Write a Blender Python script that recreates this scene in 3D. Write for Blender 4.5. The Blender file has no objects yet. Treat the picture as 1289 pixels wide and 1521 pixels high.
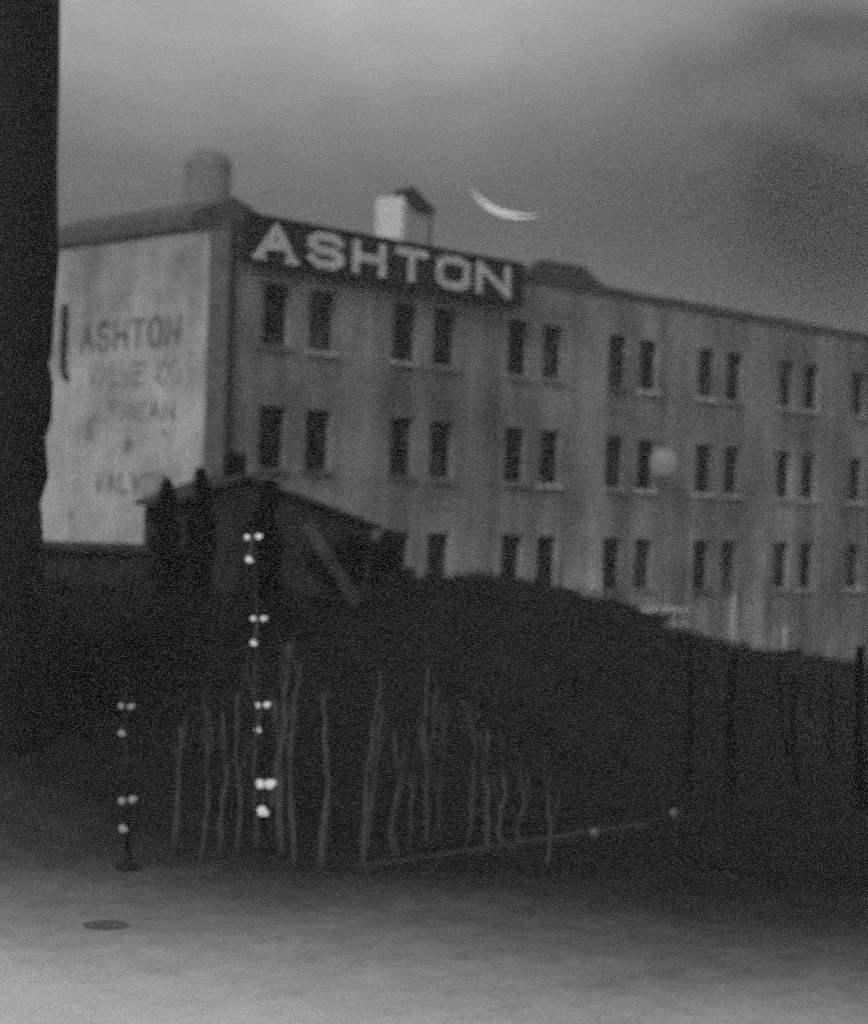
import bpy, bmesh, math, random
from mathutils import Vector, Matrix
random.seed(11)
S = bpy.context.scene
COL = S.collection

# ------------------------------------------------------------------ camera
F_PX, W_PX, H_PX = 2800.0, 1289.0, 1521.0
CAM = Vector((-41.706, -46.471, 6.0))
YAW, PITCH, ROLL = -0.80588, 0.0080, 0.03046
fwd = Vector((-math.sin(YAW)*math.cos(PITCH), math.cos(YAW)*math.cos(PITCH), math.sin(PITCH)))
rt0 = Vector((math.cos(YAW), math.sin(YAW), 0)); up0 = rt0.cross(fwd)
RT = rt0*math.cos(ROLL) + up0*math.sin(ROLL); UP = -rt0*math.sin(ROLL) + up0*math.cos(ROLL)
cd = bpy.data.cameras.new('camera'); cam = bpy.data.objects.new('camera', cd); COL.objects.link(cam)
m = Matrix((RT, UP, -fwd)).transposed().to_4x4(); m.translation = CAM; cam.matrix_world = m
cd.sensor_fit = 'HORIZONTAL'; cd.sensor_width = 36; cd.lens = 36*F_PX/W_PX
cd.clip_start = 0.2; cd.clip_end = 6000
cd.dof.use_dof = True; cd.dof.focus_distance = 16.0; cd.dof.aperture_fstop = 0.92
S.camera = cam
# site survey: sight lines used to measure where things stand
def ray(x, y): return RT*((x-644.5)/F_PX) + UP*((760.5-y)/F_PX) + fwd
def at(x, y, t): return CAM + ray(x, y)*t
def on_y(x, y, Y):
    d = ray(x, y); return CAM + d*((Y-CAM.y)/d.y)
def on_x(x, y, X):
    d = ray(x, y); return CAM + d*((X-CAM.x)/d.x)
def ground(x, y, z=0.0):
    d = ray(x, y); return CAM + d*((z-CAM.z)/d.z)

# ------------------------------------------------------------------ helpers
def link(name, me, mat=None, parent=None):
    o = bpy.data.objects.new(name, me); COL.objects.link(o)
    if mat: me.materials.append(mat)
    if parent: o.parent = parent
    return o
def build(name, bm, mat=None, parent=None, smooth=False, recalc=True):
    if recalc: bmesh.ops.recalc_face_normals(bm, faces=bm.faces)
    me = bpy.data.meshes.new(name); bm.to_mesh(me); bm.free()
    if smooth:
        for p in me.polygons: p.use_smooth = True
    return link(name, me, mat, parent)
def thing(name, label, cat, loc=(0, 0, 0), group=None):
    o = bpy.data.objects.new(name, None); COL.objects.link(o); o.location = loc
    o['label'] = label; o['category'] = cat
    if group: o['group'] = group
    return o
def tag(o, label, cat, group=None):
    o['label'] = label; o['category'] = cat
    if group: o['group'] = group
    return o
def struct(o, label=None, kind='structure'):
    o['kind'] = kind
    if label: o['label'] = label
    return o
def box(bm, x0, x1, y0, y1, z0, z1, M=None):
    vs = [bm.verts.new((x, y, z)) for x in (x0, x1) for y in (y0, y1) for z in (z0, z1)]
    if M is not None:
        for v in vs: v.co = M @ v.co
    for f in ((0,1,3,2),(4,6,7,5),(0,4,5,1),(2,3,7,6),(0,2,6,4),(1,5,7,3)):
        bm.faces.new([vs[i] for i in f])
def tube(bm, pts, rad, n=8, cap=True):
    pts = [Vector(p) for p in pts]; rings = []
    if not hasattr(rad, '__len__'): rad = [rad]*len(pts)
    ref = Vector((0.31, 0.95, 0.07)).normalized()
    for i, p in enumerate(pts):
        d = (pts[min(i+1, len(pts)-1)] - pts[max(i-1, 0)]).normalized()
        r = ref if abs(d.dot(ref)) < .95 else Vector((1, 0, 0))
        a = d.cross(r).normalized(); b = d.cross(a)
        rings.append([bm.verts.new(p + (a*math.cos(2*math.pi*k/n) + b*math.sin(2*math.pi*k/n))*rad[i]) for k in range(n)])
    for A, B in zip(rings, rings[1:]):
        for k in range(n): bm.faces.new((A[k], A[(k+1) % n], B[(k+1) % n], B[k]))
    if cap: bm.faces.new(rings[0][::-1]); bm.faces.new(rings[-1])
def lathe(bm, prof, c, n=24):
    c = Vector(c); rings = []
    for r, z in prof:
        rings.append([bm.verts.new(c + Vector((max(r, 1e-3)*math.cos(2*math.pi*k/n), max(r, 1e-3)*math.sin(2*math.pi*k/n), z))) for k in range(n)])
    for A, B in zip(rings, rings[1:]):
        for k in range(n): bm.faces.new((A[k], A[(k+1) % n], B[(k+1) % n], B[k]))
    bm.faces.new(rings[0][::-1]); bm.faces.new(rings[-1])
def ball(bm, c, r, sz=1.0):
    bmesh.ops.create_uvsphere(bm, u_segments=16, v_segments=10, radius=r, matrix=Matrix.Translation(c) @ Matrix.Diagonal((1, 1, sz, 1)))

# ------------------------------------------------------------------ materials (monochrome place)
def grey(v): return (v, v, v, 1)
class N:
    def __init__(s, name):
        s.m = bpy.data.materials.new(name); s.m.use_nodes = True
        s.t = s.m.node_tree; s.b = s.t.nodes['Principled BSDF']
        s.co = s.t.nodes.new('ShaderNodeTexCoord')
    def node(s, ty, **k):
        n = s.t.nodes.new(ty)
        for a, v in k.items(): setattr(n, a, v)
        return n
    def l(s, a, b): s.t.links.new(a, b)
    def noise(s, scale, detail=6, rough=.6, stretch=(1, 1, 1), dist=0.0, coord='Object', off=(0,0,0)):
        mp = s.node('ShaderNodeMapping'); mp.inputs['Scale'].default_value = stretch; mp.inputs['Location'].default_value = off
        s.l(s.co.outputs[coord], mp.inputs[0])
        n = s.node('ShaderNodeTexNoise'); n.inputs['Scale'].default_value = scale; n.inputs['Detail'].default_value = detail
        n.inputs['Roughness'].default_value = rough; n.inputs['Distortion'].default_value = dist
        s.l(mp.outputs[0], n.inputs['Vector']); return n.outputs['Fac']
    def ramp(s, fac, stops):
        r = s.node('ShaderNodeValToRGB'); el = r.color_ramp.elements
        while len(el) < len(stops): el.new(.5)
        for e, (p, v) in zip(el, stops): e.position = p; e.color = grey(v)
        s.l(fac, r.inputs[0]); return r.outputs[0]
    def math(s, op, a, b, clamp=False):
        n = s.node('ShaderNodeMath', operation=op, use_clamp=clamp)
        for i, v in enumerate((a, b)):
            if hasattr(v, 'default_value') and not isinstance(v, (int, float)): s.l(v, n.inputs[i])
            else: n.inputs[i].default_value = v
        return n.outputs[0]
    def bump(s, fac, strength=.4, dist=.02):
        n = s.node('ShaderNodeBump'); n.inputs['Strength'].default_value = strength; n.inputs['Distance'].default_value = dist
        s.l(fac, n.inputs['Height']); s.l(n.outputs[0], s.b.inputs['Normal'])
    def done(s, col=None, rough=.9, spec=.25):
        if col is not None: s.l(col, s.b.inputs['Base Color'])
        s.b.inputs['Roughness'].default_value = rough
        s.b.inputs['Specular IOR Level'].default_value = spec
        return s.m
def plain(name, lo, hi, scale=3.0, rough=.9, stretch=(1, 1, 1), spec=.25, bump=.3):
    n = N(name); f = n.noise(scale, 8, .65, stretch)
    n.bump(n.noise(scale*9, 4, .6), bump)
    return n.done(n.ramp(f, [(.3, lo), (.7, hi)]), rough, spec)

def facade_mat():
    n = N('grey_painted_brick')
    a = n.noise(.22, 8, .6, (1, 1, .7)); b = n.noise(.9, 8, .75, (1.6, 1.6, .16)); c = n.noise(5, 6, .8)
    d = n.noise(.5, 4, .5, (2.5, 2.5, .12), off=(7, 1, 3))
    sp_ = n.node('ShaderNodeSeparateXYZ'); n.l(n.co.outputs['Object'], sp_.inputs[0])
    lo = n.node('ShaderNodeMapRange'); lo.inputs[1].default_value = 7.5; lo.inputs[2].default_value = 1.5; lo.inputs[3].default_value = 0; lo.inputs[4].default_value = 1; n.l(sp_.outputs['Z'], lo.inputs[0])
    wash = n.math('MULTIPLY', lo.outputs[0], n.ramp(n.noise(1.0, 5, .6, (2.2, 2.2, .12), off=(2, 5, 1)), [(.42, 0), (.62, .95)]))
    v = n.math('MULTIPLY', n.ramp(a, [(.34, .17), (.64, .46)]), n.ramp(b, [(.3, .72), (.6, 1.08)]))
    v = n.math('MULTIPLY', v, n.ramp(c, [(.3, .72), (.7, 1.25)]))
    v = n.math('MULTIPLY', v, n.ramp(d, [(.36, .66), (.52, 1.0)]))
    br = n.node('ShaderNodeTexBrick'); br.inputs['Scale'].default_value = 1.0
    br.inputs['Brick Width'].default_value = .22; br.inputs['Row Height'].default_value = .075; br.inputs['Mortar Size'].default_value = .008
    br.inputs['Color1'].default_value = grey(1); br.inputs['Color2'].default_value = grey(.78); br.inputs['Mortar'].default_value = grey(.9)
    mp = n.node('ShaderNodeMapping'); mp.inputs['Rotation'].default_value = (math.pi/2, 0, 0)
    n.l(n.co.outputs['Object'], mp.inputs[0]); n.l(mp.outputs[0], br.inputs['Vector'])
    v = n.math('MULTIPLY', v, br.outputs['Color'])
    v = n.math('MULTIPLY', v, n.math('ADD', 1.0, wash))
    n.bump(br.outputs['Fac'], -.3, .006)
    return n.done(v, .92, .2)
def side_mat():
    n = N('whitewashed_side_wall')
    a = n.noise(.35, 8, .62); b = n.noise(1.1, 8, .75, (2.2, 2.2, .25)); c = n.noise(7, 6, .8)
    v = n.math('MULTIPLY', n.ramp(a, [(.3, .28), (.68, .62)]), n.ramp(b, [(.3, .74), (.6, 1.05)]))
    v = n.math('MULTIPLY', v, n.ramp(c, [(.28, .7), (.6, 1.12)]))
    sep = n.node('ShaderNodeSeparateXYZ'); n.l(n.co.outputs['Object'], sep.inputs[0])
    # sooty, flaked top of the whitewash, ragged border
    zz = n.math('ADD', sep.outputs['Z'], n.math('MULTIPLY', n.math('SUBTRACT', n.noise(.6, 6, .7, off=(3, 9, 1)), .5), 5.0))
    zr = n.node('ShaderNodeMapRange'); zr.inputs[1].default_value = 10.5; zr.inputs[2].default_value = 16.5; zr.inputs[3].default_value = 1.0; zr.inputs[4].default_value = .45
    n.l(zz, zr.inputs[0])
    v = n.math('MULTIPLY', v, zr.outputs[0])
    n.bump(c, .3, .01)
    return n.done(v, .95, .15)
def pane_mat():
    n = N('glass_painted_reflections')
    oi = n.node('ShaderNodeObjectInfo')
    add = n.node('ShaderNodeVectorMath', operation='ADD')
    comb = n.node('ShaderNodeCombineXYZ'); k = n.math('MULTIPLY', oi.outputs['Random'], 40.0)
    n.l(k, comb.inputs[0]); n.l(k, comb.inputs[2]); n.l(n.co.outputs['Object'], add.inputs[0]); n.l(comb.outputs[0], add.inputs[1])
    mp = n.node('ShaderNodeMapping'); mp.inputs['Scale'].default_value = (2.4, 1, .55); n.l(add.outputs[0], mp.inputs[0])
    t = n.node('ShaderNodeTexNoise'); t.inputs['Scale'].default_value = 1.5; t.inputs['Detail'].default_value = 5; t.inputs['Distortion'].default_value = 1.0
    n.l(mp.outputs[0], t.inputs['Vector'])
    thr = n.math('MULTIPLY', oi.outputs['Random'], .22)
    v = n.math('SUBTRACT', n.math('ADD', t.outputs['Fac'], thr), .12)
    return n.done(n.ramp(v, [(.5, .004), (.58, .02), (.72, .16)]), .4, .15)  # pale wavy reflections and blinds painted into the pane colour
def ground_mat():
    n = N('yard_painted_fog')
    sep = n.node('ShaderNodeSeparateXYZ'); n.l(n.co.outputs['Object'], sep.inputs[0])
    # distance from the camera; drives bottom fog painted pale into the ground
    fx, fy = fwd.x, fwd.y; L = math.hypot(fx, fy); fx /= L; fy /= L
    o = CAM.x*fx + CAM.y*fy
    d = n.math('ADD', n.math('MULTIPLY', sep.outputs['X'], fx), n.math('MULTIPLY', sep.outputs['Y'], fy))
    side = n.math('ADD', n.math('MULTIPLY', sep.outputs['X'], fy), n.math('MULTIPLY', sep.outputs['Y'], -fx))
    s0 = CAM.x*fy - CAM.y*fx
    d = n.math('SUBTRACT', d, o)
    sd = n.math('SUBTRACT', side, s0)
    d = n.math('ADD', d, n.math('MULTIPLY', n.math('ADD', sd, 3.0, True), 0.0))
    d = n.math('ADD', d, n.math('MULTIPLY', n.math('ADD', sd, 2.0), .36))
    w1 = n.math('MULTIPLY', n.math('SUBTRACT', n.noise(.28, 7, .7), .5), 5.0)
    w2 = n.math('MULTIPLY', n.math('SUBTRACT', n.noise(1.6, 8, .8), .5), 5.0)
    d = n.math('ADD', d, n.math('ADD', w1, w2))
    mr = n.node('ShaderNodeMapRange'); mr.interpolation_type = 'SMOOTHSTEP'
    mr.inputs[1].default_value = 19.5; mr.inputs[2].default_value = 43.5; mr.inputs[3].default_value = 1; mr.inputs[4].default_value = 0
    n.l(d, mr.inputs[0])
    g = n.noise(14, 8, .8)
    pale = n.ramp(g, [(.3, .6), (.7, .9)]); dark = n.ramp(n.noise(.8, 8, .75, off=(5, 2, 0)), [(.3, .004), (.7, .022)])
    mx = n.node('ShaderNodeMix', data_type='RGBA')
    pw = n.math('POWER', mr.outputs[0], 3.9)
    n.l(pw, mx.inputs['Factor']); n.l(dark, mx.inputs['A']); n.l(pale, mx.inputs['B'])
    n.bump(g, .4, .02)
    return n.done(mx.outputs['Result'], .95, .02)
def emit(name, v, strength, hot=None):
    n = N(name); n.b.inputs['Base Color'].default_value = grey(.1)
    n.b.inputs['Emission Color'].default_value = grey(v); n.b.inputs['Emission Strength'].default_value = strength
    n.b.inputs['Roughness'].default_value = .5
    return n.m
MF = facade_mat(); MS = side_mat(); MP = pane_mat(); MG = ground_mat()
M_dark_trim = plain('dark_weathered_trim', .03, .07, 4)
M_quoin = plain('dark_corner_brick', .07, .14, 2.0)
M_frame = plain('dark_window_frame', .02, .045, 6)
_n = N('pale_stone_sill'); _oi = _n.node('ShaderNodeObjectInfo'); M_sill = _n.done(_n.math('MULTIPLY', _n.ramp(_oi.outputs['Random'], [(.2, .14), (.9, .62)]), _n.ramp(_n.noise(2.2), [(.3, .7), (.7, 1)])))
M_roof = plain('tar_roof', .02, .05, 1.5)
M_board = plain('black_sign_board', .012, .03, 1.2)
M_letter = plain('chalky_white_letters', .42, .78, 2.2)
M_wallpaint = plain('faded_black_wall_paint', .03, .26, 1.0, bump=.1)
M_pent_l = plain('pale_headhouse_wall', .55, .72, 2)
M_pent_f = plain('grey_headhouse_wall', .32, .45, 2)
M_tank = plain('dull_tank_steel', .15, .22, 1)
M_bark = plain('black_wet_bark', .006, .014, 2.5, .8, (3, 3, .4))
M_black = plain('matt_black', .002, .006, 4, .95, (4, 4, .5), .05)
M_streak = plain('pale_drip_streak', .035, .12, .9)
M_leaf = plain('dark_foliage', .004, .016, 1.4, .9, spec=.1)
M_bank = plain('dark_earth_bank', .01, .032, .6)
M_iron = plain('black_iron', .008, .02, 6, .6)
M_shed = plain('sooty_shed_boards', .012, .03, 1, .9, (3, 3, .3))
M_kerb = plain('grey_kerb_stone', .022, .05, 2)
M_bar = plain('galvanised_bar', .1, .2, 8)
M_canopy = plain('pale_painted_canopy', .4, .7, 3)
M_manhole = plain('dull_cast_iron', .05, .16, 5)
M_bulb = emit('lit_bulb', 1, .55); M_bulb_dim = emit('dim_bulb', 1, .17); M_globe = emit('frosted_globe', 1, .11)
M_globe.node_tree.nodes['Principled BSDF'].inputs['Base Color'].default_value = grey(.1)
M_moon = emit('moonlight', 1, .9); M_moon.node_tree.nodes['Principled BSDF'].inputs['Base Color'].default_value = grey(0)

# ------------------------------------------------------------------ ground
def sm(a, b, x):
    t = max(0, min(1, (x-a)/(b-a))); return t*t*(3-2*t)
RIDGE = [(-100, 880), (236, 888), (500, 898), (570, 888), (610, 872), (680, 862), (740, 868), (830, 886), (870, 926), (940, 941), (1000, 954), (1130, 974), (1289, 1010), (1500, 1050)]
BP = [(on_y(x, y, -8.2).x, max(on_y(x, y, -8.2).z, 0)) for x, y in RIDGE]
def bank_h(X):
    if X <= BP[0][0]: return BP[0][1]
    for (a, ha), (b, hb) in zip(BP, BP[1:]):
        if X <= b: return ha + (hb-ha)*sm(a, b, X)
    return 0
def hn(x, y): return (math.sin(x*1.7+y*.6)+math.sin(x*.73-y*1.31+2)+math.sin(x*3.1+y*2.3+1)*.5)/2.5
def gz(X, Y):
    e = sm(-19, -10, Y)*(1-sm(-6.5, -3, Y))
    return bank_h(X)*e + (.13*hn(X, Y)+.09*hn(X*2.9, Y*3.3+4))*e
bm = bmesh.new()
xs = [-400, -200, -120, -80] + [-60+i*.8 for i in range(190)] + [130, 250, 600]
ys = [-300, -120, -80] + [-60+i*.8 for i in range(90)] + [40, 80, 200, 700]
g = [[bm.verts.new((x, y, gz(x, y))) for y in ys] for x in xs]
for i in range(len(xs)-1):
    for j in range(len(ys)-1): bm.faces.new((g[i][j], g[i+1][j], g[i+1][j+1], g[i][j+1]))
struct(build('ground', bm, MG, smooth=True, recalc=False), 'dark yard and earth bank with fog painted pale into the ground in front')

# ------------------------------------------------------------------ factory building
SP, HW, WH = 5.982, .57, 2.06
CX = -3.0; XE = 75.0; TOP = 15.5; DEPTH = 26.0
factory = thing('factory_building', 'long three storey grey brick factory with paired dark windows and whitewashed end wall', 'building', (CX, 0, 0))
def P(o):
    o.parent = factory; o.matrix_parent_inverse = Matrix.Translation((-CX, 0, 0)); return o
cols = []
for k in range(13):
    for s in (-1, 1): cols.append((k*SP + s*1.01, k))
rows = [3.73, 7.73, 11.73]
xe = sorted({CX, XE} | {c-HW for c, _ in cols} | {c+HW for c, _ in cols})
ze = sorted({0.0, TOP} | set(rows) | {z+WH for z in rows})
holes = {(round(c-HW, 4), z) for c, _ in cols for z in rows}
bm = bmesh.new(); RV = .32
for i in range(len(xe)-1):
    for j in range(len(ze)-1):
        x0, x1, z0, z1 = xe[i], xe[i+1], ze[j], ze[j+1]
        if (round(x0, 4), z0) in holes:
            for q in (((x0,0,z0),(x0,RV,z0),(x0,RV,z1),(x0,0,z1)), ((x1,0,z0),(x1,0,z1),(x1,RV,z1),(x1,RV,z0)),
                      ((x0,0,z1),(x0,RV,z1),(x1,RV,z1),(x1,0,z1)), ((x0,0,z0),(x1,0,z0),(x1,RV,z0),(x0,RV,z0))):
                bm.faces.new([bm.verts.new(v) for v in q])
        else:
            bm.faces.new([bm.verts.new(v) for v in ((x0,0,z0),(x1,0,z0),(x1,0,z1),(x0,0,z1))])
bmesh.ops.remove_doubles(bm, verts=bm.verts, dist=1e-4)
P(build('front_wall', bm, MF))
bm = bmesh.new(); box(bm, CX, CX+.3, .35, DEPTH, 0, 15.45); P(build('side_wall', bm, MS))
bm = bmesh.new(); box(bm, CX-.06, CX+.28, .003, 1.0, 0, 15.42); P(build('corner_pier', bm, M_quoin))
bm = bmesh.new(); box(bm, CX+.31, XE, .36, DEPTH, 14.7, 14.9); P(build('roof', bm, M_roof))
# parapet with a raised rounded stretch right of the sign
bm = bmesh.new(); pr = []
n = 240
for i in range(n+1):
    x = CX-.1 + (XE-CX)*i/n
    z = 15.62 + .62*sm(11.2, 12.2, x)*(1-sm(14.2, 16.2, x)) + .035*hn(x*1.3, 2)
    pr.append((x, z))
fr = [[bm.verts.new((x, y, zz)) for (y, zz) in ((-.09, 15.32), (-.09, z), (.34, z), (.34, 15.32))] for x, z in pr]
for A, B in zip(fr, fr[1:]):
    for k in range(4): bm.faces.new((A[k], A[(k+1) % 4], B[(k+1) % 4], B[k]))
bm.faces.new(fr[0]); bm.faces.new(fr[-1][::-1])
P(build('parapet', bm, plain('sooty_coping', .045, .11, 2.5)))
bm = bmesh.new(); box(bm, CX-.12, CX+.36, .36, DEPTH, 15.45, 15.62); P(build('side_coping', bm, M_dark_trim))
# windows
def window_mesh():
    f = bmesh.new(); t = .055
    box(f, -HW, -HW+t, .2, .28, .045, WH); box(f, HW-t, HW, .2, .28, .045, WH)
    box(f, -HW+t, HW-t, .2, .28, WH-t, WH); box(f, -HW+t, HW-t, .2, .28, .045, .045+t)
    box(f, -HW+t, HW-t, .205, .275, WH*.5, WH*.5+.05)
    return f
fme = None
for (c, k) in cols:
    for r, z in enumerate(rows):
        if k > 8 and False: continue
        if fme is None:
            f = build('window', window_mesh(), M_frame)
            p = bmesh.new(); box(p, -HW+.05, HW-.05, .235, .25, .08, WH-.05); pa = build('pane', p, MP, f)
            s = bmesh.new(); box(s, -HW-.12, HW+.12, -.12, .19, -.13, .04); si = build('sill', s, M_sill, f)
            fme = (f, pa, si)
        else:
            f = fme[0].copy(); COL.objects.link(f)
            for o in fme[1:]:
                q = o.copy(); COL.objects.link(q); q.parent = f
        f.location = (c, 0, z); P(f)
# rooftop monitor on the end bay
bm = bmesh.new()
a = [(CX+.6, 2.8, 14.9), (CX+.6, 2.8, 16.25), (CX+2.4, 2.8, 17.0), (CX+4.6, 2.8, 16.2), (CX+4.6, 2.8, 14.9)]
A = [bm.verts.new(v) for v in a]; B = [bm.verts.new((v[0], 11.5, v[2])) for v in a]
for i in range(5): bm.faces.new((A[i], A[(i+1) % 5], B[(i+1) % 5], B[i]))
bm.faces.new(A[::-1]); bm.faces.new(B)
P(build('roof_monitor', bm, plain('faded_roof_felt', .06, .12, .8)))
# painted words on the end wall (drawn as brush strokes: a grid 4 wide, 6 high)
G = {'A': [((0,0),(2,6)),((2,6),(4,0)),((.8,2.2),(3.2,2.2))], 'S': [((4,5),(3,6)),((3,6),(1,6)),((1,6),(0,5)),((0,5),(0,4)),((0,4),(1,3.1)),((1,3.1),(3,2.9)),((3,2.9),(4,2)),((4,2),(4,1)),((4,1),(3,0)),((3,0),(1,0)),((1,0),(0,1))],
     'H': [((0,0),(0,6)),((4,0),(4,6)),((0,3),(4,3))], 'T': [((0,6),(4,6)),((2,0),(2,6))],
     'O': [((1,0),(0,1)),((0,1),(0,5)),((0,5),(1,6)),((1,6),(3,6)),((3,6),(4,5)),((4,5),(4,1)),((4,1),(3,0)),((3,0),(1,0))],
     'N': [((0,0),(0,6)),((0,6),(4,0)),((4,0),(4,6))], 'V': [((0,6),(2,0)),((2,0),(4,6))], 'L': [((0,6),(0,0)),((0,0),(4,0))],
     'E': [((0,0),(0,6)),((0,6),(4,6)),((0,3),(3,3)),((0,0),(4,0))], 'C': [((4,5),(3,6)),((3,6),(1,6)),((1,6),(0,5)),((0,5),(0,1)),((0,1),(1,0)),((1,0),(3,0)),((3,0),(4,1))], 'i': [((1,0),(1,5))], 'f': [((0,2.5),(3,3.5))]}
def strokes(bm, ch, M, w, h, t, d):
    """one glyph as welded bars: M maps (u, v, depth) to the wall"""
    for i, ((a, b), (c, e)) in enumerate(G[ch]):
        p = Vector((a/4*w, b/6*h)); q = Vector((c/4*w, e/6*h)); u = (q-p).normalized(); nn = Vector((-u.y, u.x))*t/2
        p = p - u*t*.42; q = q + u*t*.42; dd = d + i*.0012
        vs = []
        for z in (0, dd):
            for r in (p+nn, q+nn, q-nn, p-nn): vs.append(bm.verts.new(M @ Vector((r.x, r.y, z))))
        bm.faces.new(vs[:4][::-1]); bm.faces.new(vs[4:])
        for k in range(4): bm.faces.new((vs[k], vs[(k+1) % 4], vs[4+(k+1) % 4], vs[4+k]))
def wall_word(word, ya, yb, z, h, t):
    n = len(word); pitch = (ya-yb)/n; w = pitch*(.62 if n > 2 else .80)
    for i, ch in enumerate(word):
        if ch == ' ': continue
        y0 = ya - i*pitch
        M = Matrix(((0, 0, -1, CX-.003), (-1, 0, 0, y0), (0, 1, 0, z), (0, 0, 0, 1)))
        bm = bmesh.new(); strokes(bm, ch, M, w, h, t, .004); P(build('painted_letter', bm, M_wallpaint))
def side_yz(x, y): v = on_x(x, y, CX); return v.y, v.z
ya, z = side_yz(122, 520); yb, _ = side_yz(276, 505); wall_word('ASHTON', ya, yb, z, .85, .2)
M_wp2 = plain('nearly_gone_wall_paint', .07, .42, 1.6, bump=.1)
keep = M_wallpaint; M_wallpaint = M_wp2
ya, z = side_yz(132, 574); yb, _ = side_yz(272, 566); wall_word('VALVE CO', ya, yb, z, .7, .17)
ya, z = side_yz(140, 624); yb, _ = side_yz(266, 620); wall_word('LTHEAN', ya, yb, z, .5, .15)
M_wallpaint = plain('patchy_wall_paint', .03, .36, 1.8, bump=.1)
ya, z = side_yz(142, 730); yb, _ = side_yz(250, 728); wall_word('VALVES', ya, yb, z, .6, .18)
M_rem = plain('dark_paint_remnant', .08, .3, 3)
for (x, y, w, h) in ((133, 640, .18, .7), (190, 660, .22, .5), (245, 643, .12, .25), (165, 600, .1, .4), (105, 765, .1, .25)):
    bm = bmesh.new(); Y, Z = side_yz(x, y); pts = []
    for k in range(9):
        a = 2*math.pi*k/9; r = 1+.3*random.uniform(-1, 1)
        pts.append((Y+math.cos(a)*w*r, Z+math.sin(a)*h*r*.6))
    f0 = [bm.verts.new((CX-.008, a, b)) for a, b in pts]; f1 = [bm.verts.new((CX-.001, a, b)) for a, b in pts]
    bm.faces.new(f0); bm.faces.new(f1[::-1])
    for k in range(9): bm.faces.new((f0[k], f1[k], f1[(k+1) % 9], f0[(k+1) % 9]))
    P(build('paint_remnant', bm, M_rem))

# roof sign
sgn = thing('roof_sign', 'long black board with white ASHTON block letters along the roof edge', 'sign', (4.1, -.3, 14.2))
def SG(o): o.parent = sgn; o.matrix_parent_inverse = Matrix.Translation((-4.1, .3, -14.2)); return o
bm = bmesh.new(); box(bm, -2.62, 10.58, -.42, -.24, 14.32, 15.78); SG(build('board', bm, M_board))
bm = bmesh.new()
box(bm, -2.72, 10.68, -.47, -.24, 15.78, 15.86); box(bm, -2.72, 10.68, -.47, -.24, 14.25, 14.32)
box(bm, -2.72, -2.62, -.47, -.24, 14.32, 15.78); box(bm, 10.58, 10.68, -.47, -.24, 14.32, 15.78)
SG(build('board_frame', bm, M_iron))
for ch, xa, xb in (('A', 380, 437), ('S', 457, 508), ('H', 524, 571), ('T', 587, 634), ('O', 649, 696), ('N', 708, 757)):
    Xa = on_y(xa, 400, -.43).x; Xb = on_y(xb, 420, -.43).x; t = .27
    bm = bmesh.new()
    M = Matrix(((1, 0, 0, Xa+t/2), (0, 0, -1, -.42), (0, 1, 0, 14.60), (0, 0, 0, 1)))
    strokes(bm, ch, M, Xb-Xa-t, .90, t, .06)
    if ch == 'A':
        for dx in (0, Xb-Xa-t): box(bm, Xa+t/2+dx-.28, Xa+t/2+dx+.28, -.4755, -.42, 14.42, 14.56)
    SG(build('letter', bm, M_letter))
# bars fixing the sign to the wall
bm = bmesh.new()
for x in (-2.2, 1.2, 4.4, 7.6, 10.3): box(bm, x-.05, x+.05, -.24, -.1, 14.5, 15.5)
SG(build('bracket', bm, M_iron))

# roof headhouse
p0 = on_y(598, 330, 4.0); p1 = on_y(638, 330, 4.0); yb = on_x(558, 330, p0.x).y; zt = on_y(598, 288, 4.0).z
hh = thing('roof_headhouse', 'small stair headhouse with pale side wall on the roof behind the sign', 'headhouse', (p0.x, 4, 14.9))
def HH(o): o.parent = hh; o.matrix_parent_inverse = Matrix.Translation((-p0.x, -4, -14.9)); return o
bm = bmesh.new(); box(bm, p0.x, p0.x+.15, 4.02, yb, 14.9, zt); HH(build('side_wall', bm, M_pent_l))
bm = bmesh.new(); box(bm, p0.x+.15, p1.x, 4.0, yb-.02, 14.9, zt-.02); HH(build('wall', bm, M_pent_f))
bm = bmesh.new()
xm = (p0.x+p1.x)/2
a = [(p0.x-.06, zt), (p0.x-.06, zt+.12), (p0.x+.35, zt+.34), (p1.x+.15, zt-.35), (p1.x+.15, zt-.5), (p0.x+.45, zt-.45)]
A = [bm.verts.new((x, 3.85, z)) for x, z in a]; B = [bm.verts.new((x, 4.5, z)) for x, z in a]
for i in range(6): bm.faces.new((A[i], A[(i+1) % 6], B[(i+1) % 6], B[i]))
bm.faces.new(A[::-1]); bm.faces.new(B)
HH(build('roof', bm, M_dark_trim))
bm = bmesh.new(); tube(bm, [(p1.x+.12, 4.1, 14.9), (p1.x+.12, 4.1, zt-.5)], .09); HH(build('vent_pipe', bm, M_dark_trim))

# water tower far behind the roof
tp = at(310, 222, 120); rr = 35/2800*120
wt = thing('water_tower', 'faint round-topped water tank showing above the roof through the haze', 'water tower', (tp.x, tp.y, 0))
wt_ = Matrix.Translation((0, 0, 0))
bm = bmesh.new(); lathe(bm, [(0, tp.z-5.2), (rr*.5, tp.z-5), (rr, tp.z-4.2), (rr, tp.z-1.1)], (0, 0, 0)); build('tank', bm, M_tank, wt)
bm = bmesh.new(); lathe(bm, [(rr*1.04, tp.z-1.1), (rr*.92, tp.z-.55), (rr*.6, tp.z-.15), (0, tp.z)], (0, 0, 0)); build('dome', bm, M_tank, wt)
for sx in (-1, 1):
    for sy in (-1, 1):
        bm = bmesh.new(); tube(bm, [(sx*rr*.9, sy*rr*.9, 0), (sx*rr*.6, sy*rr*.6, tp.z-4.4)], .14); build('leg', bm, M_tank, wt)

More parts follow.
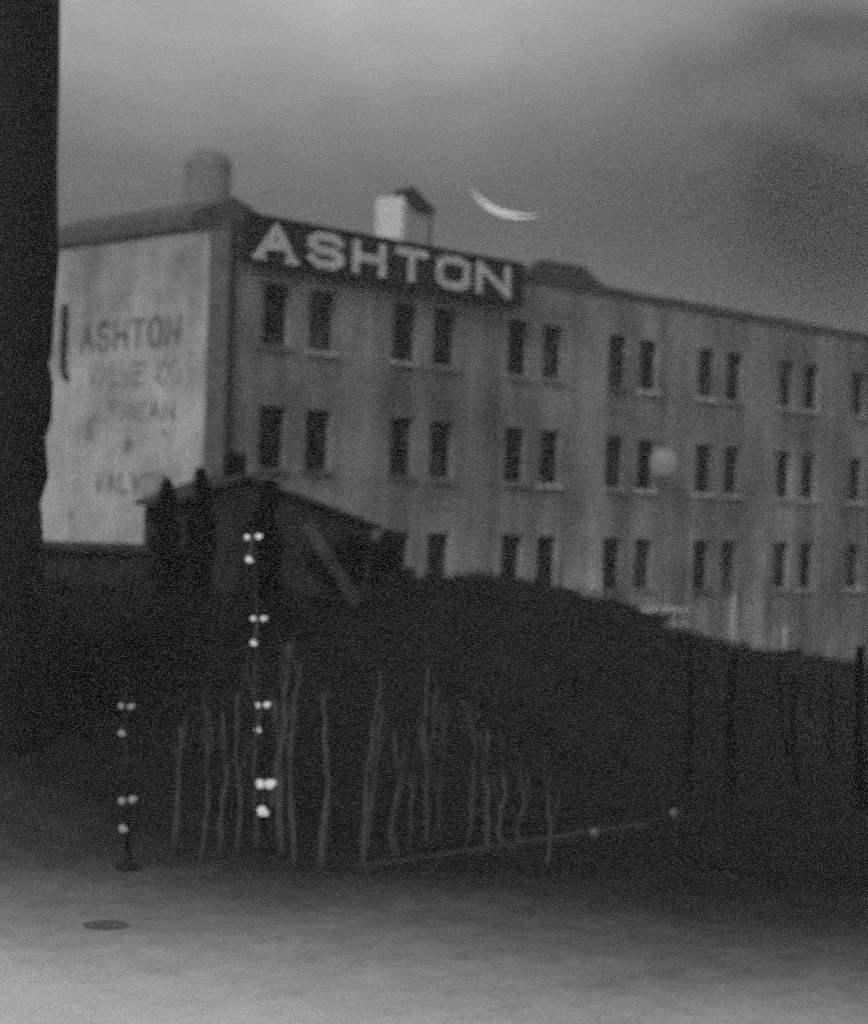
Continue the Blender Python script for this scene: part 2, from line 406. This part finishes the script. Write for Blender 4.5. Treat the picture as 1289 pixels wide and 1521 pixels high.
# entrance canopy at the foot of the wall
cn = thing('entrance_canopy', 'pale flat canopy on short posts against the foot of the grey wall', 'canopy', (18.5, -1, 0))
def CN(o): o.parent = cn; o.matrix_parent_inverse = Matrix.Translation((-18.5, 1, 0)); return o
ca = on_y(868, 903, -.9).x; cb = on_y(1022, 912, -.9).x
bm = bmesh.new(); box(bm, ca, cb, -1.0, -.003, 2.85, 3.03); CN(build('slab', bm, M_canopy)); bm = bmesh.new(); box(bm, ca+1.2, cb-.05, -1.06, -.89, 2.28, 2.42); CN(build('rail', bm, M_canopy))
for x in (ca+.5, cb-.2, cb-.9):
    bm = bmesh.new(); box(bm, x-.09, x+.09, -.88, -.7, 0, 2.85); CN(build('post', bm, M_canopy))
for (px, y0, y1, lab) in ((1090, 878, 958, 'pale streaked downpipe low on the wall below the fifth pair of windows'), (1166, 930, 992, 'pale downpipe low on the wall near the right edge')):
    a = on_y(px, y0, -.1); b = on_y(px, y1, -.1)
    bm = bmesh.new(); tube(bm, [(a.x, -.1, a.z), (a.x, -.12, b.z-.2), (a.x, -.35, b.z-.5)], .09); P(build('downpipe', bm, M_canopy))

# globe lamp on the wall
gp = on_y(985, 686, -.75)
gl = thing('wall_lamp', 'round frosted lamp glowing on the grey wall between dark windows', 'lamp', (gp.x, 0, gp.z))
bm = bmesh.new(); ball(bm, (0, -.75, 0), .56); build('globe', bm, M_globe, gl, True)
bm = bmesh.new(); tube(bm, [(0, -.003, .75), (0, -.6, .78), (0, -.75, .54)], .035); build('bracket', bm, M_iron, gl)

# ------------------------------------------------------------------ dark shed at left
a = at(236, 812, 55); b = at(-60, 806, 55)
ux = (b-a); ux.z = 0; L = ux.length; ux.normalize(); nx = Vector((-ux.y, ux.x, 0))
if nx.dot(fwd) < 0: nx = -nx
zt = a.z
M4 = Matrix(((ux.x, nx.x, 0, a.x), (ux.y, nx.y, 0, a.y), (0, 0, 1, 0), (0, 0, 0, 1)))
sh = thing('shed', 'low black flat-roofed shed below the whitewashed end wall', 'shed', (a.x, a.y, 0))
def SH(o): o.parent = sh; o.matrix_parent_inverse = Matrix.Translation((-a.x, -a.y, 0)); return o
bm = bmesh.new(); box(bm, 0, L, 0, 5, 0, zt-.2, M4); SH(build('wall', bm, M_shed))
bm = bmesh.new(); box(bm, -.25, L+.3, -.3, 5.3, zt-.197, zt, M4); SH(build('roof', bm, M_roof))
bm = bmesh.new(); box(bm, 5.2, 6.3, -.06, -.003, 0, 2.2, M4); SH(build('door', bm, M_iron))

# ------------------------------------------------------------------ vegetation
def leaves(bm, c, rx, rz, n, s, dens=1.0):
    for _ in range(n):
        u = Vector((random.gauss(0, 1), random.gauss(0, 1), random.gauss(0, 1))).normalized()*random.random()**.45
        p = Vector((c[0]+u.x*rx, c[1]+u.y*rx, c[2]+u.z*rz))
        a = Vector((random.uniform(-1, 1), random.uniform(-1, 1), random.uniform(-1, 1))).normalized()
        b = a.cross(Vector((.3, .5, .8))).normalized(); k = s*random.uniform(.5, 1.3)
        bm.faces.new([bm.verts.new(p + d) for d in (a*k, b*k*.5, -a*k, -b*k*.5)])
def columnar(px, ytop, t, wpx, label, ybase=None, lean=0):
    top = at(px, ytop, t); w = wpx/2800*t/2
    z0 = gz(top.x, top.y); H = top.z - z0
    w *= 2.1
    r = thing('columnar_tree', label, 'tree', (top.x, top.y, z0), 'dark narrow trees at the corner of the factory')
    bm = bmesh.new(); tube(bm, [(0, 0, -.1), (.05, 0, H*.4), (lean*.5, 0, H*.93)], [.13, .1, .02]); build('trunk', bm, M_bark, r)
    bm = bmesh.new(); k = int(H*3)
    for i in range(k):
        f = i/(k-1); z = H*(.10+.88*f)
        ww = w*(1.0-.78*f**3.0)*random.uniform(.65, 1.15)
        leaves(bm, (random.uniform(-.25, .25)*w+lean*f, random.uniform(-.2, .2)*w, z), max(ww, .12), .36, 170, .14)
    build('foliage', bm, M_leaf, r, recalc=False)
cols_ = [(250, 726, 49, 26, 'narrow dark tree at the left side of the dark gabled house'),
 (300, 712, 48, 24, 'narrow dark tree in front of the left half of the gabled house'),
 (398, 728, 48, 26, 'narrow dark tree right of the gabled house chimney')]
for c_ in cols_: columnar(*c_)
# dark gabled house in front of the factory corner
hA = at(262, 742, 52); hB = at(552, 776, 54); u_ = hB-hA; u_.z = 0; HWd = u_.length; u_.normalize(); v_ = Vector((-u_.y, u_.x, 0))
Mh = Matrix(((u_.x, v_.x, 0, hA.x), (u_.y, v_.y, 0, hA.y), (0, 0, 1, 0), (0, 0, 0, 1)))
ho = thing('gabled_house', 'dark low gabled house in front of the factory corner and its whitewashed end wall', 'house', (hA.x, hA.y, 0))
def HO(o): o.parent = ho; o.matrix_parent_inverse = Matrix.Translation((-hA.x, -hA.y, 0)); return o
zl, zr, ax_, za = hA.z-.15, hB.z-.15, HWd*.33, at(352, 702, 52.5).z-.15
def prism(pts, y0, y1):
    bm = bmesh.new(); a_ = [bm.verts.new(Mh @ Vector((x, y0, z))) for x, z in pts]; b_ = [bm.verts.new(Mh @ Vector((x, y1, z))) for x, z in pts]; n_ = len(pts)
    for i in range(n_): bm.faces.new((a_[i], a_[(i+1) % n_], b_[(i+1) % n_], b_[i]))
    bm.faces.new(a_[::-1]); bm.faces.new(b_); return bm
HO(build('wall', prism([(0, 0), (HWd, 0), (HWd, zr), (ax_, za), (0, zl)], 0, 4.2), M_shed))
HO(build('roof', prism([(-.25, zl-.02), (-.25, zl+.1), (ax_, za+.14), (HWd+.25, zr+.06), (HWd+.25, zr-.06), (ax_, za+.003)], -.3, 4.5), M_roof))
HO(build('chimney', prism([(ax_-.3, za-.3), (ax_+.22, za-.3), (ax_+.22, za+.72), (ax_-.3, za+.72)], .6, 1.1), M_black))
for wx in (1.0, 3.6):
    f_ = HO(build('window', prism([(wx, 3.7), (wx+.75, 3.7), (wx+.75, 4.7), (wx, 4.7)], -.05, -.003), M_frame)); build('pane', prism([(wx+.07, 3.78), (wx+.68, 3.78), (wx+.68, 4.62), (wx+.07, 4.62)], -.062, -.052), MP, f_).matrix_parent_inverse = Matrix.Translation((-hA.x, -hA.y, 0))
pA, pB = at(456, 778, 51), at(530, 896, 50)
bm = bmesh.new(); dd_ = (pB-pA).normalized(); sd_ = dd_.cross(fwd).normalized()*.17; th_ = fwd*.03
vv = [bm.verts.new(c) for c in (pA-sd_-th_, pA+sd_-th_, pB+sd_-th_, pB-sd_-th_, pA-sd_+th_, pA+sd_+th_, pB+sd_+th_, pB-sd_+th_)]
for f_ in ((0,1,2,3),(7,6,5,4),(0,4,5,1),(1,5,6,2),(2,6,7,3),(3,7,4,0)): bm.faces.new([vv[i] for i in f_])
tag(build('plank', bm, plain('greyed_plank', .03, .08, 3)), 'greyed wide plank leaning diagonally against the dark gabled house', 'plank')
def bush(px, ytop, t, wpx, hm, label, dens=260):
    top = at(px, ytop, t); w = wpx/2800*t/2; z0 = min(gz(top.x, top.y), top.z-.6)
    r = thing('bush', label, 'bush', (top.x, top.y, z0), 'dark bushes along the earth bank')
    H = top.z - z0
    bm = bmesh.new()
    for i in range(5):
        a = random.uniform(0, 6.28); tube(bm, [(0, 0, -.05), (math.cos(a)*w*.3, math.sin(a)*w*.3, H*.5), (math.cos(a)*w*.6, math.sin(a)*w*.6, H*.85)], [.06, .04, .015], 5)
    build('stem', bm, M_bark, r)
    bm = bmesh.new()
    for i in range(9):
        q = Vector((random.uniform(-.6, .6)*w, random.uniform(-.5, .5)*w, H*random.uniform(.35, .8)))
        leaves(bm, q, w*.5, H*.22, dens, .11)
    build('foliage', bm, M_leaf, r, recalc=False)
for b_ in [(505, 790, 51, 90, 0, 'large rounded dark bush at the right end of the gabled house'),
 (556, 782, 57, 75, 0, 'dark bush left of the third lower window'),
 (600, 868, 57, 70, 0, 'low dark bush below the second pair of windows'),
 (655, 862, 58, 60, 0, 'dark bush below the gap beside the second window pair'),
 (705, 864, 60, 66, 0, 'dark bush midway between the second and third window pairs'),
 (765, 878, 61, 60, 0, 'dark bush under the left window of the third pair'),
 (815, 884, 62, 56, 0, 'dark bush under the right window of the third pair'),
 (880, 932, 64, 60, 0, 'low dark bush in front of the left end of the pale canopy'),
 (950, 950, 66, 60, 0, 'low dark bush in front of the middle of the pale canopy'),
 (1040, 962, 68, 60, 0, 'low dark bush right of the pale canopy'),
 (1110, 972, 70, 70, 0, 'low dark bush on the bank below the fifth window pair'),
 (1195, 996, 70, 60, 0, 'low dark bush on the bank right of the leaning dark streaks'),
 (1270, 1010, 70, 70, 0, 'dark bush at the right edge of the yard')]: bush(*b_)

streaks = [([(428,955),(421,1060),(416,1160),(419,1275)],'leftmost of the close pair of pale sapling-shaped drip streaks right of the tall lamp mast'),
 ([(447,985),(436,1080),(431,1180),(440,1292)],'pale sapling-shaped drip streak with a slight bow, second right of the tall lamp mast'),
 ([(480,1030),(482,1110),(487,1180),(476,1295)],'broad pale sapling-shaped drip streak third right of the tall lamp mast'),
 ([(560,1045),(548,1120),(543,1190),(538,1290)],'pale forked sapling-shaped drip streak left of the centre of the yard'),
 ([(566,1052),(561,1120),(552,1190),(545,1262)],'thin pale sapling-shaped drip streak crossing the forked one left of centre'),
 ([(636,990),(630,1080),(634,1170),(632,1262)],'left sapling-shaped drip streak of the tight trio in the yard centre'),
 ([(650,1020),(642,1110),(650,1180),(655,1258)],'middle sapling-shaped drip streak of the tight trio in the yard centre'),
 ([(662,1045),(660,1120),(655,1160),(646,1250)],'right sapling-shaped drip streak of the tight trio in the yard centre'),
 ([(688,1040),(706,1100),(702,1180),(698,1250)],'faint crooked sapling-shaped drip streak just right of the tight trio'),
 ([(722,1085),(722,1150),(726,1220),(722,1262)],'thin pale sapling-shaped drip streak right of the faint crooked one'),
 ([(378,990),(380,1080),(379,1170),(384,1270)],'thin pale sapling-shaped drip streak right behind the tall lamp mast'),
 ([(352,1030),(350,1120),(356,1200),(354,1275)],'thin pale sapling-shaped drip streak left of the tall lamp mast'),
 ([(312,1050),(306,1130),(308,1200),(298,1280)],'faint pale sapling-shaped drip streak midway between the two lamp masts'),
 ([(268,1080),(266,1160),(262,1270)],'faintest pale sapling-shaped drip streak nearest the short lamp mast'),
 ([(812,1160),(818,1230),(815,1290)],'lone faint sapling-shaped drip streak in the dark right half of the yard')]
more = [(330, 1060, 1268, 'faint pale sapling-shaped drip streak left of the mast, second of a loose row'), (408, 1040, 1215, 'faint pale sapling-shaped drip streak close behind the right side of the mast'),
 (585, 1090, 1275, 'faint sapling-shaped drip streak right of the forked one'),
 (610, 1130, 1265, 'short faint sapling-shaped drip streak left of the tight trio'), (744, 1120, 1262, 'faint sapling-shaped drip streak right of the centre row'), (770, 1150, 1258, 'very faint sapling-shaped drip streak at the right end of the centre row')]
for x_, y0_, y1_, l_ in more:
    dx = random.uniform(-9, 9); streaks.append(([(x_, y0_), (x_+dx, y0_*.6+y1_*.4), (x_-dx*.4, y0_*.2+y1_*.8), (x_+random.uniform(-5, 5), y1_)], l_))
streak_feet = [(pl[-1], lab) for pl, lab in streaks]
def tuft(bm, p, h, n):
    for _ in range(n):
        a = random.uniform(0, 6.28); l = random.uniform(.1, .5)*h; w = .012+.01*h; d = Vector((math.cos(a), math.sin(a), 0))
        q = p + Vector((random.uniform(-.15, .15), random.uniform(-.15, .15), -.03)); s_ = Vector((-d.y, d.x, 0))*w; hh_ = h*random.uniform(.5, 1.1)
        v = [bm.verts.new(c) for c in (q-s_, q+s_, q+d*l*.4+Vector((0, 0, hh_*.6))+s_*.6, q+d*l*.4+Vector((0, 0, hh_*.6))-s_*.6, q+d*l+Vector((0, 0, hh_)))]
        bm.faces.new(v[:4]); bm.faces.new((v[3], v[2], v[4]))
bm = bmesh.new()
for _ in range(5200):
    X = random.uniform(-24, 46); Y = random.uniform(-15.5, -5.5) if random.random() < .6 else random.uniform(-9.5, -6)
    cl_ = max(0, hn(X*.9, Y*1.7)); 
    tuft(bm, Vector((X, Y, gz(X, Y))), random.uniform(.15, .4)+.5*cl_*random.random(), 6)
o = build('grass', bm, plain('rank_dark_grass', .004, .03, .7, spec=.05), recalc=False); struct(o, 'rank dark grass and weeds on the earth bank and yard', 'stuff'); o['category'] = 'grass'
bm = bmesh.new()
for _ in range(420):
    q = ground(random.uniform(-40, 1330), 1521-260*random.random()**1.3); z_ = random.choice((.005, .006, .008, .012))
    M = Matrix.Translation(q) @ Matrix.Rotation(random.uniform(0, 3), 4, 'Z') @ Matrix.Diagonal((random.uniform(1, 2)*z_, z_*1.3, z_, 1))
    bmesh.ops.create_icosphere(bm, subdivisions=1, radius=1, matrix=M)
o = build('gravel', bm, plain('pale_gravel', .12, .5, .4), recalc=False); struct(o, 'loose pale gravel on the pale foreground', 'stuff'); o['category'] = 'gravel'
# great dark trunk at the left edge
base = ground(8, 1215); bx, by = base.x, base.y; TT = (base-CAM).dot(fwd)
tr = thing('old_tree', 'massive dark tree trunk filling the left edge', 'tree', (bx, by, 0))
edge = [(1215, 74), (1100, 70), (950, 66), (805, 63), (760, 60), (740, 58), (700, 71), (645, 66), (610, 76), (575, 78), (540, 71), (515, 76), (440, 81), (380, 86), (250, 84), (120, 87), (0, 88), (-160, 92)]
bm = bmesh.new(); pts = []; rad = []
for (yy, xx) in edge:
    R_ = 1.15; q = at(xx, yy, TT) - RT*R_; pts.append((q.x-bx, q.y-by, q.z)); rad.append(R_)
pts[0] = (pts[0][0], pts[0][1], -.3); rad[0] = 1.2
tube(bm, pts, rad, 28)
build('trunk', bm, M_bark, tr, True)
a, b = on_x(96, 452, CX-.12), on_x(97, 562, CX-.12)
bm = bmesh.new(); tube(bm, [a, (a.x, a.y, b.z+.3), (a.x+.02, b.y-.05, b.z)], .11); P(build('downpipe', bm, M_iron))
bm = bmesh.new(); tube(bm, [(CX+.02, -.12, 3), (CX+.02, -.12, 15.2)], .1); P(build('downpipe', bm, M_iron))

# pale drip streaks, given the shape of bare saplings in the yard
for pl, lab in streaks:
    bx_, by_ = pl[-1]; B0 = ground(bx_, by_); t = (B0-CAM).dot(fwd)
    r = thing('drip_streak', lab, 'streak', (B0.x, B0.y, 0), 'pale drip streaks shaped as bare saplings')
    pts = [at(x, y, t)-B0 for x, y in pl][::-1]; pts[0].z = -.05
    fine = []
    for i in range(len(pts)-1):
        for k in range(4): 
            q = pts[i].lerp(pts[i+1], k/4); j = .03
            fine.append(q + Vector((random.uniform(-j, j), random.uniform(-j, j), 0)))
    fine.append(pts[-1]); n_ = len(fine)
    w0 = random.uniform(.03, .085)
    bm = bmesh.new(); tube(bm, fine, [w0*(1-.75*i/n_)*random.uniform(.7, 1.2) for i in range(n_)], 6); build('trunk', bm, M_streak, r, True)
    for i in range(4):
        k = random.randint(n_//2, n_-2); a = random.uniform(0, 6.28); ln = random.uniform(.4, .9)
        d = Vector((math.cos(a)*.18, math.sin(a)*.18, 1)).normalized()*ln
        bm = bmesh.new(); tube(bm, [fine[k], fine[k]+d*.5+Vector((math.cos(a), math.sin(a), 0))*.07, fine[k]+d], [.018, .013, .006], 5); build('twig', bm, M_streak, r)

# dark drip streaks, given the shape of standing posts
posts = [([(905,905),(902,1000),(906,1110)],'post-shaped dark streak standing under the left end of the pale canopy'),
 ([(1010,945),(1004,1010),(1008,1100)],'left of two close post-shaped dark streaks right of the canopy'),
 ([(1022,946),(1026,1040),(1022,1165)],'right, taller of two close post-shaped dark streaks right of the canopy'),
 ([(1090,968),(1084,1050),(1086,1180)],'thickest post-shaped dark streak standing alone right of the close pair'),
 ([(1153,978),(1158,1030),(1172,1130)],'post-shaped dark streak leaning left below the sixth window pair'),
 ([(1180,1002),(1178,1060),(1184,1165)],'short post-shaped dark streak beside the leaning one'),
 ([(1231,1000),(1234,1060),(1232,1130)],'thin post-shaped dark streak second from the right edge'),
 ([(1278,960),(1274,1080),(1280,1200)],'post-shaped dark streak at the right edge'),
 ([(852,990),(850,1060),(852,1130)],'faint post-shaped dark streak left of the canopy')]
for i, (pl, lab) in enumerate(posts):
    B0 = ground(*pl[-1]); t = (B0-CAM).dot(fwd)
    pts = [at(x, y, t)-B0 for x, y in pl][::-1]; pts[0].z = -.1
    f = []
    for a_, b_ in zip(pts, pts[1:]):
        for k in range(3): f.append(a_.lerp(b_, k/3)+Vector((random.uniform(-.03, .03), random.uniform(-.03, .03), 0)))
    f.append(pts[-1]); w0 = .13 if i in (3, 7) else .09
    bm = bmesh.new(); tube(bm, f, [w0*random.uniform(.85, 1.15)*(1-.3*k/len(f)) for k in range(len(f))], 7)
    o = build('dark_streak', bm, M_black); o.location = B0
    tag(o, lab, 'post', 'dark drip streaks shaped as posts in front of the bank')

# ------------------------------------------------------------------ lamp masts
def mast(label, base, top, clusters, strut=None):
    B0 = ground(*base); t = (B0-CAM).dot(fwd)
    r = thing('lamp_mast', label, 'lamp mast', (B0.x, B0.y, 0), 'dark masts carrying clusters of lamps')
    e = at(top[0], top[1], t)-B0
    bm = bmesh.new(); tube(bm, [(0, 0, 0), e], [.05, .035]); build('pole', bm, M_iron, r, True)
    bm = bmesh.new(); lathe(bm, [(.2, 0), (.2, .08), (.09, .14), (.07, .3)], (0, 0, 0), 14); build('base', bm, M_iron, r)
    for (L_, R_, D_, s, dim) in clusters:
        pl = at(L_[0], L_[1], t-.12)-B0; pr_ = at(R_[0], R_[1], t-.12)-B0; pd = at(D_[0], D_[1], t-.12)-B0
        mid = (pl+pr_)/2; mid.z = pl.z
        bm = bmesh.new(); tube(bm, [pl, pr_], .022); tube(bm, [mid, pd], .015); tube(bm, [pd, pd-(pd-mid)*.15+RT*.05-fwd*-.1], .015)
        arm = build('crossarm', bm, M_iron if dim else M_bar, r)
        for q, k, mt in ((pl, 1, M_bulb_dim if dim else M_bulb), (pr_, 1.05, M_bulb_dim if dim else M_bulb), (pd, 1.1, M_bulb_dim if dim else M_bulb)):
            bm = bmesh.new(); ball(bm, q, s*k, 1.0)
            # a small second lobe: the lamp's glass neck
            ball(bm, q + RT*s*.9*(1 if q is not pl else -.4) - Vector((0, 0, s*.5 if q is pd else -s*.3)), s*.62)
            build('bulb', bm, mt, r, True)
mast('tall dark mast with four lit three-lamp clusters right of centre left', (394, 1262), (376, 775),
     [((367,798),(384,797),(369,831),.052,0), ((376,919),(391,919),(376,955),.048,0), ((382,1048),(396,1047),(382,1084),.050,0), ((386,1165),(400,1165),(389,1205),.082,0)])
_m = [o for o in bpy.data.objects if o.name == 'lamp_mast'][0]
_b = ground(394, 1262); _t = (_b-CAM).dot(fwd); bm = bmesh.new(); tube(bm, [at(332, 977, _t)-_b, at(376, 956, _t)-_b, at(385, 953, _t)-_b], .02); build('strut', bm, M_kerb, _m)
mast('short dark mast with two dimmer three-lamp clusters near the left edge', (190, 1292), (186, 1030),
     [((180,1049),(194,1050),(180,1089),.05,1), ((181,1190),(196,1188),(182,1231),.06,2)])

# kerb, bollard lamps, manhole
ka, kb = ground(540, 1297), ground(960, 1232); d = kb-ka; L = d.length; d.normalize(); nrm = Vector((-d.y, d.x, 0))
Mk = Matrix(((d.x, nrm.x, 0, ka.x), (d.y, nrm.y, 0, ka.y), (0, 0, 1, 0), (0, 0, 0, 1)))
bm = bmesh.new()
x = 0
while x < L: box(bm, x, min(x+.97, L), -.12+random.uniform(-.015, .015), .12, -.05, .13+random.uniform(-.01, .01), Mk); x += 1.0
struct(build('kerb', bm, M_kerb), 'faint grey kerb line crossing the dark yard')
for px, py, lab in ((882, 1243, 'faint squat bollard lamp at the kerb, left of two'), (1000, 1213, 'faint squat bollard lamp beyond the kerb end, right of two')):
    q = ground(px, py+8)
    r = thing('bollard_lamp', lab, 'bollard lamp', (q.x, q.y, 0))
    bm = bmesh.new(); lathe(bm, [(.1, 0), (.1, .03), (.06, .06), (.06, .1)], (0, 0, 0), 12); build('post', bm, M_iron, r)
    bm = bmesh.new(); ball(bm, (0, 0, .18), .09); build('globe', bm, emit('faint_globe', 1, .025), r, True)
q = ground(157, 1375)
bm = bmesh.new(); lathe(bm, [(.33, 0), (.33, .012), (.30, .014), (.28, .009), (0, .009)], (0, 0, 0), 32)
o = build('manhole_cover', bm, M_manhole); o.location = (q.x, q.y, .004); tag(o, 'round dark iron cover set in the pale foreground at lower left', 'manhole cover')

# ------------------------------------------------------------------ crescent moon, beyond the haze
T = 2500.0
arc = [(699,280),(706,288),(714,297),(724,305),(736,312),(750,317),(765,320),(782,321),(800,319)]
bm = bmesh.new()
tube(bm, [at(x, y, T) for x, y in arc], [.2, .9, 1.7, 2.5, 3.0, 3.0, 2.3, 1.2, .2], 10)
o = build('crescent_moon', bm, M_moon, None, True)
tag(o, 'thin bright upturned crescent in the grey sky right of the headhouse', 'moon')

# ------------------------------------------------------------------ haze
bm = bmesh.new(); box(bm, -330, 420, -250, 500, -1.2, 40)
hz = build('haze', bm); struct(hz, 'thin grey haze over the whole yard', 'stuff')
hm = bpy.data.materials.new('haze_air'); hm.use_nodes = True; nt = hm.node_tree
for n_ in list(nt.nodes):
    if n_.type != 'OUTPUT_MATERIAL': nt.nodes.remove(n_)
pv = nt.nodes.new('ShaderNodeVolumePrincipled'); pv.inputs['Color'].default_value = grey(.85); pv.inputs['Density'].default_value = .0013
nt.links.new(pv.outputs[0], [n_ for n_ in nt.nodes if n_.type == 'OUTPUT_MATERIAL'][0].inputs['Volume'])
hz.data.materials.append(hm)

# ------------------------------------------------------------------ light
SUN = Vector((-.78, -.22, .50)).normalized()
el = math.asin(SUN.z); az = math.atan2(SUN.x, SUN.y)
sl = bpy.data.lights.new('sun', 'SUN'); sl.energy = 1.15; sl.angle = math.radians(14); sl.color = (1, 1, 1)
so = bpy.data.objects.new('sun', sl); COL.objects.link(so); so.rotation_euler = SUN.to_track_quat('Z', 'Y').to_euler()
w = bpy.data.worlds.new('World'); S.world = w; w.use_nodes = True; nt = w.node_tree
bg = nt.nodes['Background']
sky = nt.nodes.new('ShaderNodeTexSky'); sky.sky_type = 'NISHITA'; sky.sun_disc = False; sky.sun_elevation = el; sky.sun_rotation = az
bw = nt.nodes.new('ShaderNodeRGBToBW'); nt.links.new(sky.outputs[0], bw.inputs[0])
tc = nt.nodes.new('ShaderNodeTexCoord')
def wn(scale, detail, stretch, rot=(0, 0, 0), dist=0, off=(0, 0, 0)):
    mp = nt.nodes.new('ShaderNodeMapping'); mp.inputs['Scale'].default_value = stretch; mp.inputs['Rotation'].default_value = rot; mp.inputs['Location'].default_value = off
    nt.links.new(tc.outputs['Generated'], mp.inputs[0]); n_ = nt.nodes.new('ShaderNodeTexNoise')
    n_.inputs['Scale'].default_value = scale; n_.inputs['Detail'].default_value = detail; n_.inputs['Roughness'].default_value = .45; n_.inputs['Distortion'].default_value = dist
    nt.links.new(mp.outputs[0], n_.inputs[0]); return n_.outputs['Fac']
def wm(op, a, b=0.0, c=None, clamp=False):
    n_ = nt.nodes.new('ShaderNodeMath'); n_.operation = op; n_.use_clamp = clamp
    for i, v in enumerate((a, b) if c is None else (a, b, c)):
        if isinstance(v, (int, float)): n_.inputs[i].default_value = v
        else: nt.links.new(v, n_.inputs[i])
    return n_.outputs[0]
def wr(f, a, b, c, d):
    n_ = nt.nodes.new('ShaderNodeMapRange'); n_.interpolation_type = 'SMOOTHSTEP'
    for i, v in enumerate((a, b, c, d)): n_.inputs[i+1].default_value = v
    nt.links.new(f, n_.inputs[0]); return n_.outputs[0]
sp = nt.nodes.new('ShaderNodeSeparateXYZ'); nt.links.new(tc.outputs['Generated'], sp.inputs[0])
# overcast: brighter with height; a dark cloud bank trails across the right
def lobe(x, y, sharp):      # soft cloud mass about one bearing
    d = ray(x, y).normalized()
    vm = nt.nodes.new('ShaderNodeVectorMath'); vm.operation = 'DOT_PRODUCT'; vm.inputs[1].default_value = d
    nt.links.new(tc.outputs['Generated'], vm.inputs[0])
    return wm('POWER', wm('MAXIMUM', vm.outputs['Value'], 0.0), sharp)
elev = wr(sp.outputs['Z'], .15, .33, .60, 3.2)
c1 = wn(9, 6, (1, 1, 2.0), (0, 0, .5), .6); c2 = wn(26, 5, (1, 1, 1.6), (.4, .2, 0), .3, (3, 1, 2))
cl = wm('MULTIPLY', wr(c1, .25, .75, .9, 1.1), wr(c2, .3, .7, .96, 1.04))
bank = wm('ADD', wm('MULTIPLY', lobe(1230, 150, 170), .70), wm('MULTIPLY', lobe(1330, 330, 300), .35))
bank = wm('ADD', bank, wm('MULTIPLY', lobe(850, 230, 700), .15))
bank = wm('MULTIPLY', bank, wr(c1, .25, .65, .7, 1.2))
dk = wm('SUBTRACT', 1.0, wm('MINIMUM', bank, .8))
sk = wm('POWER', bw.outputs[0], .5)      # cloud evens out the clear sky's own gradient
out = wm('MULTIPLY', wm('MULTIPLY', wm('MULTIPLY', sk, elev), cl), dk)
nt.links.new(out, bg.inputs['Color']); bg.inputs['Strength'].default_value = .1

# ------------------------------------------------------------------ render settings
S.view_settings.view_transform = 'Standard'; S.view_settings.look = 'None'; S.view_settings.gamma = 1.0
S.view_settings.exposure = 0.0
c = S.cycles; c.use_denoising = False; c.use_adaptive_sampling = True; c.adaptive_threshold = 1.0; c.adaptive_min_samples = 1
c.volume_bounces = 0; c.max_bounces = 4; c.diffuse_bounces = 2; c.glossy_bounces = 2; c.transparent_max_bounces = 8
c.pixel_filter_type = 'BOX'; c.filter_width = 1.0
S.render.dither_intensity = 2.0
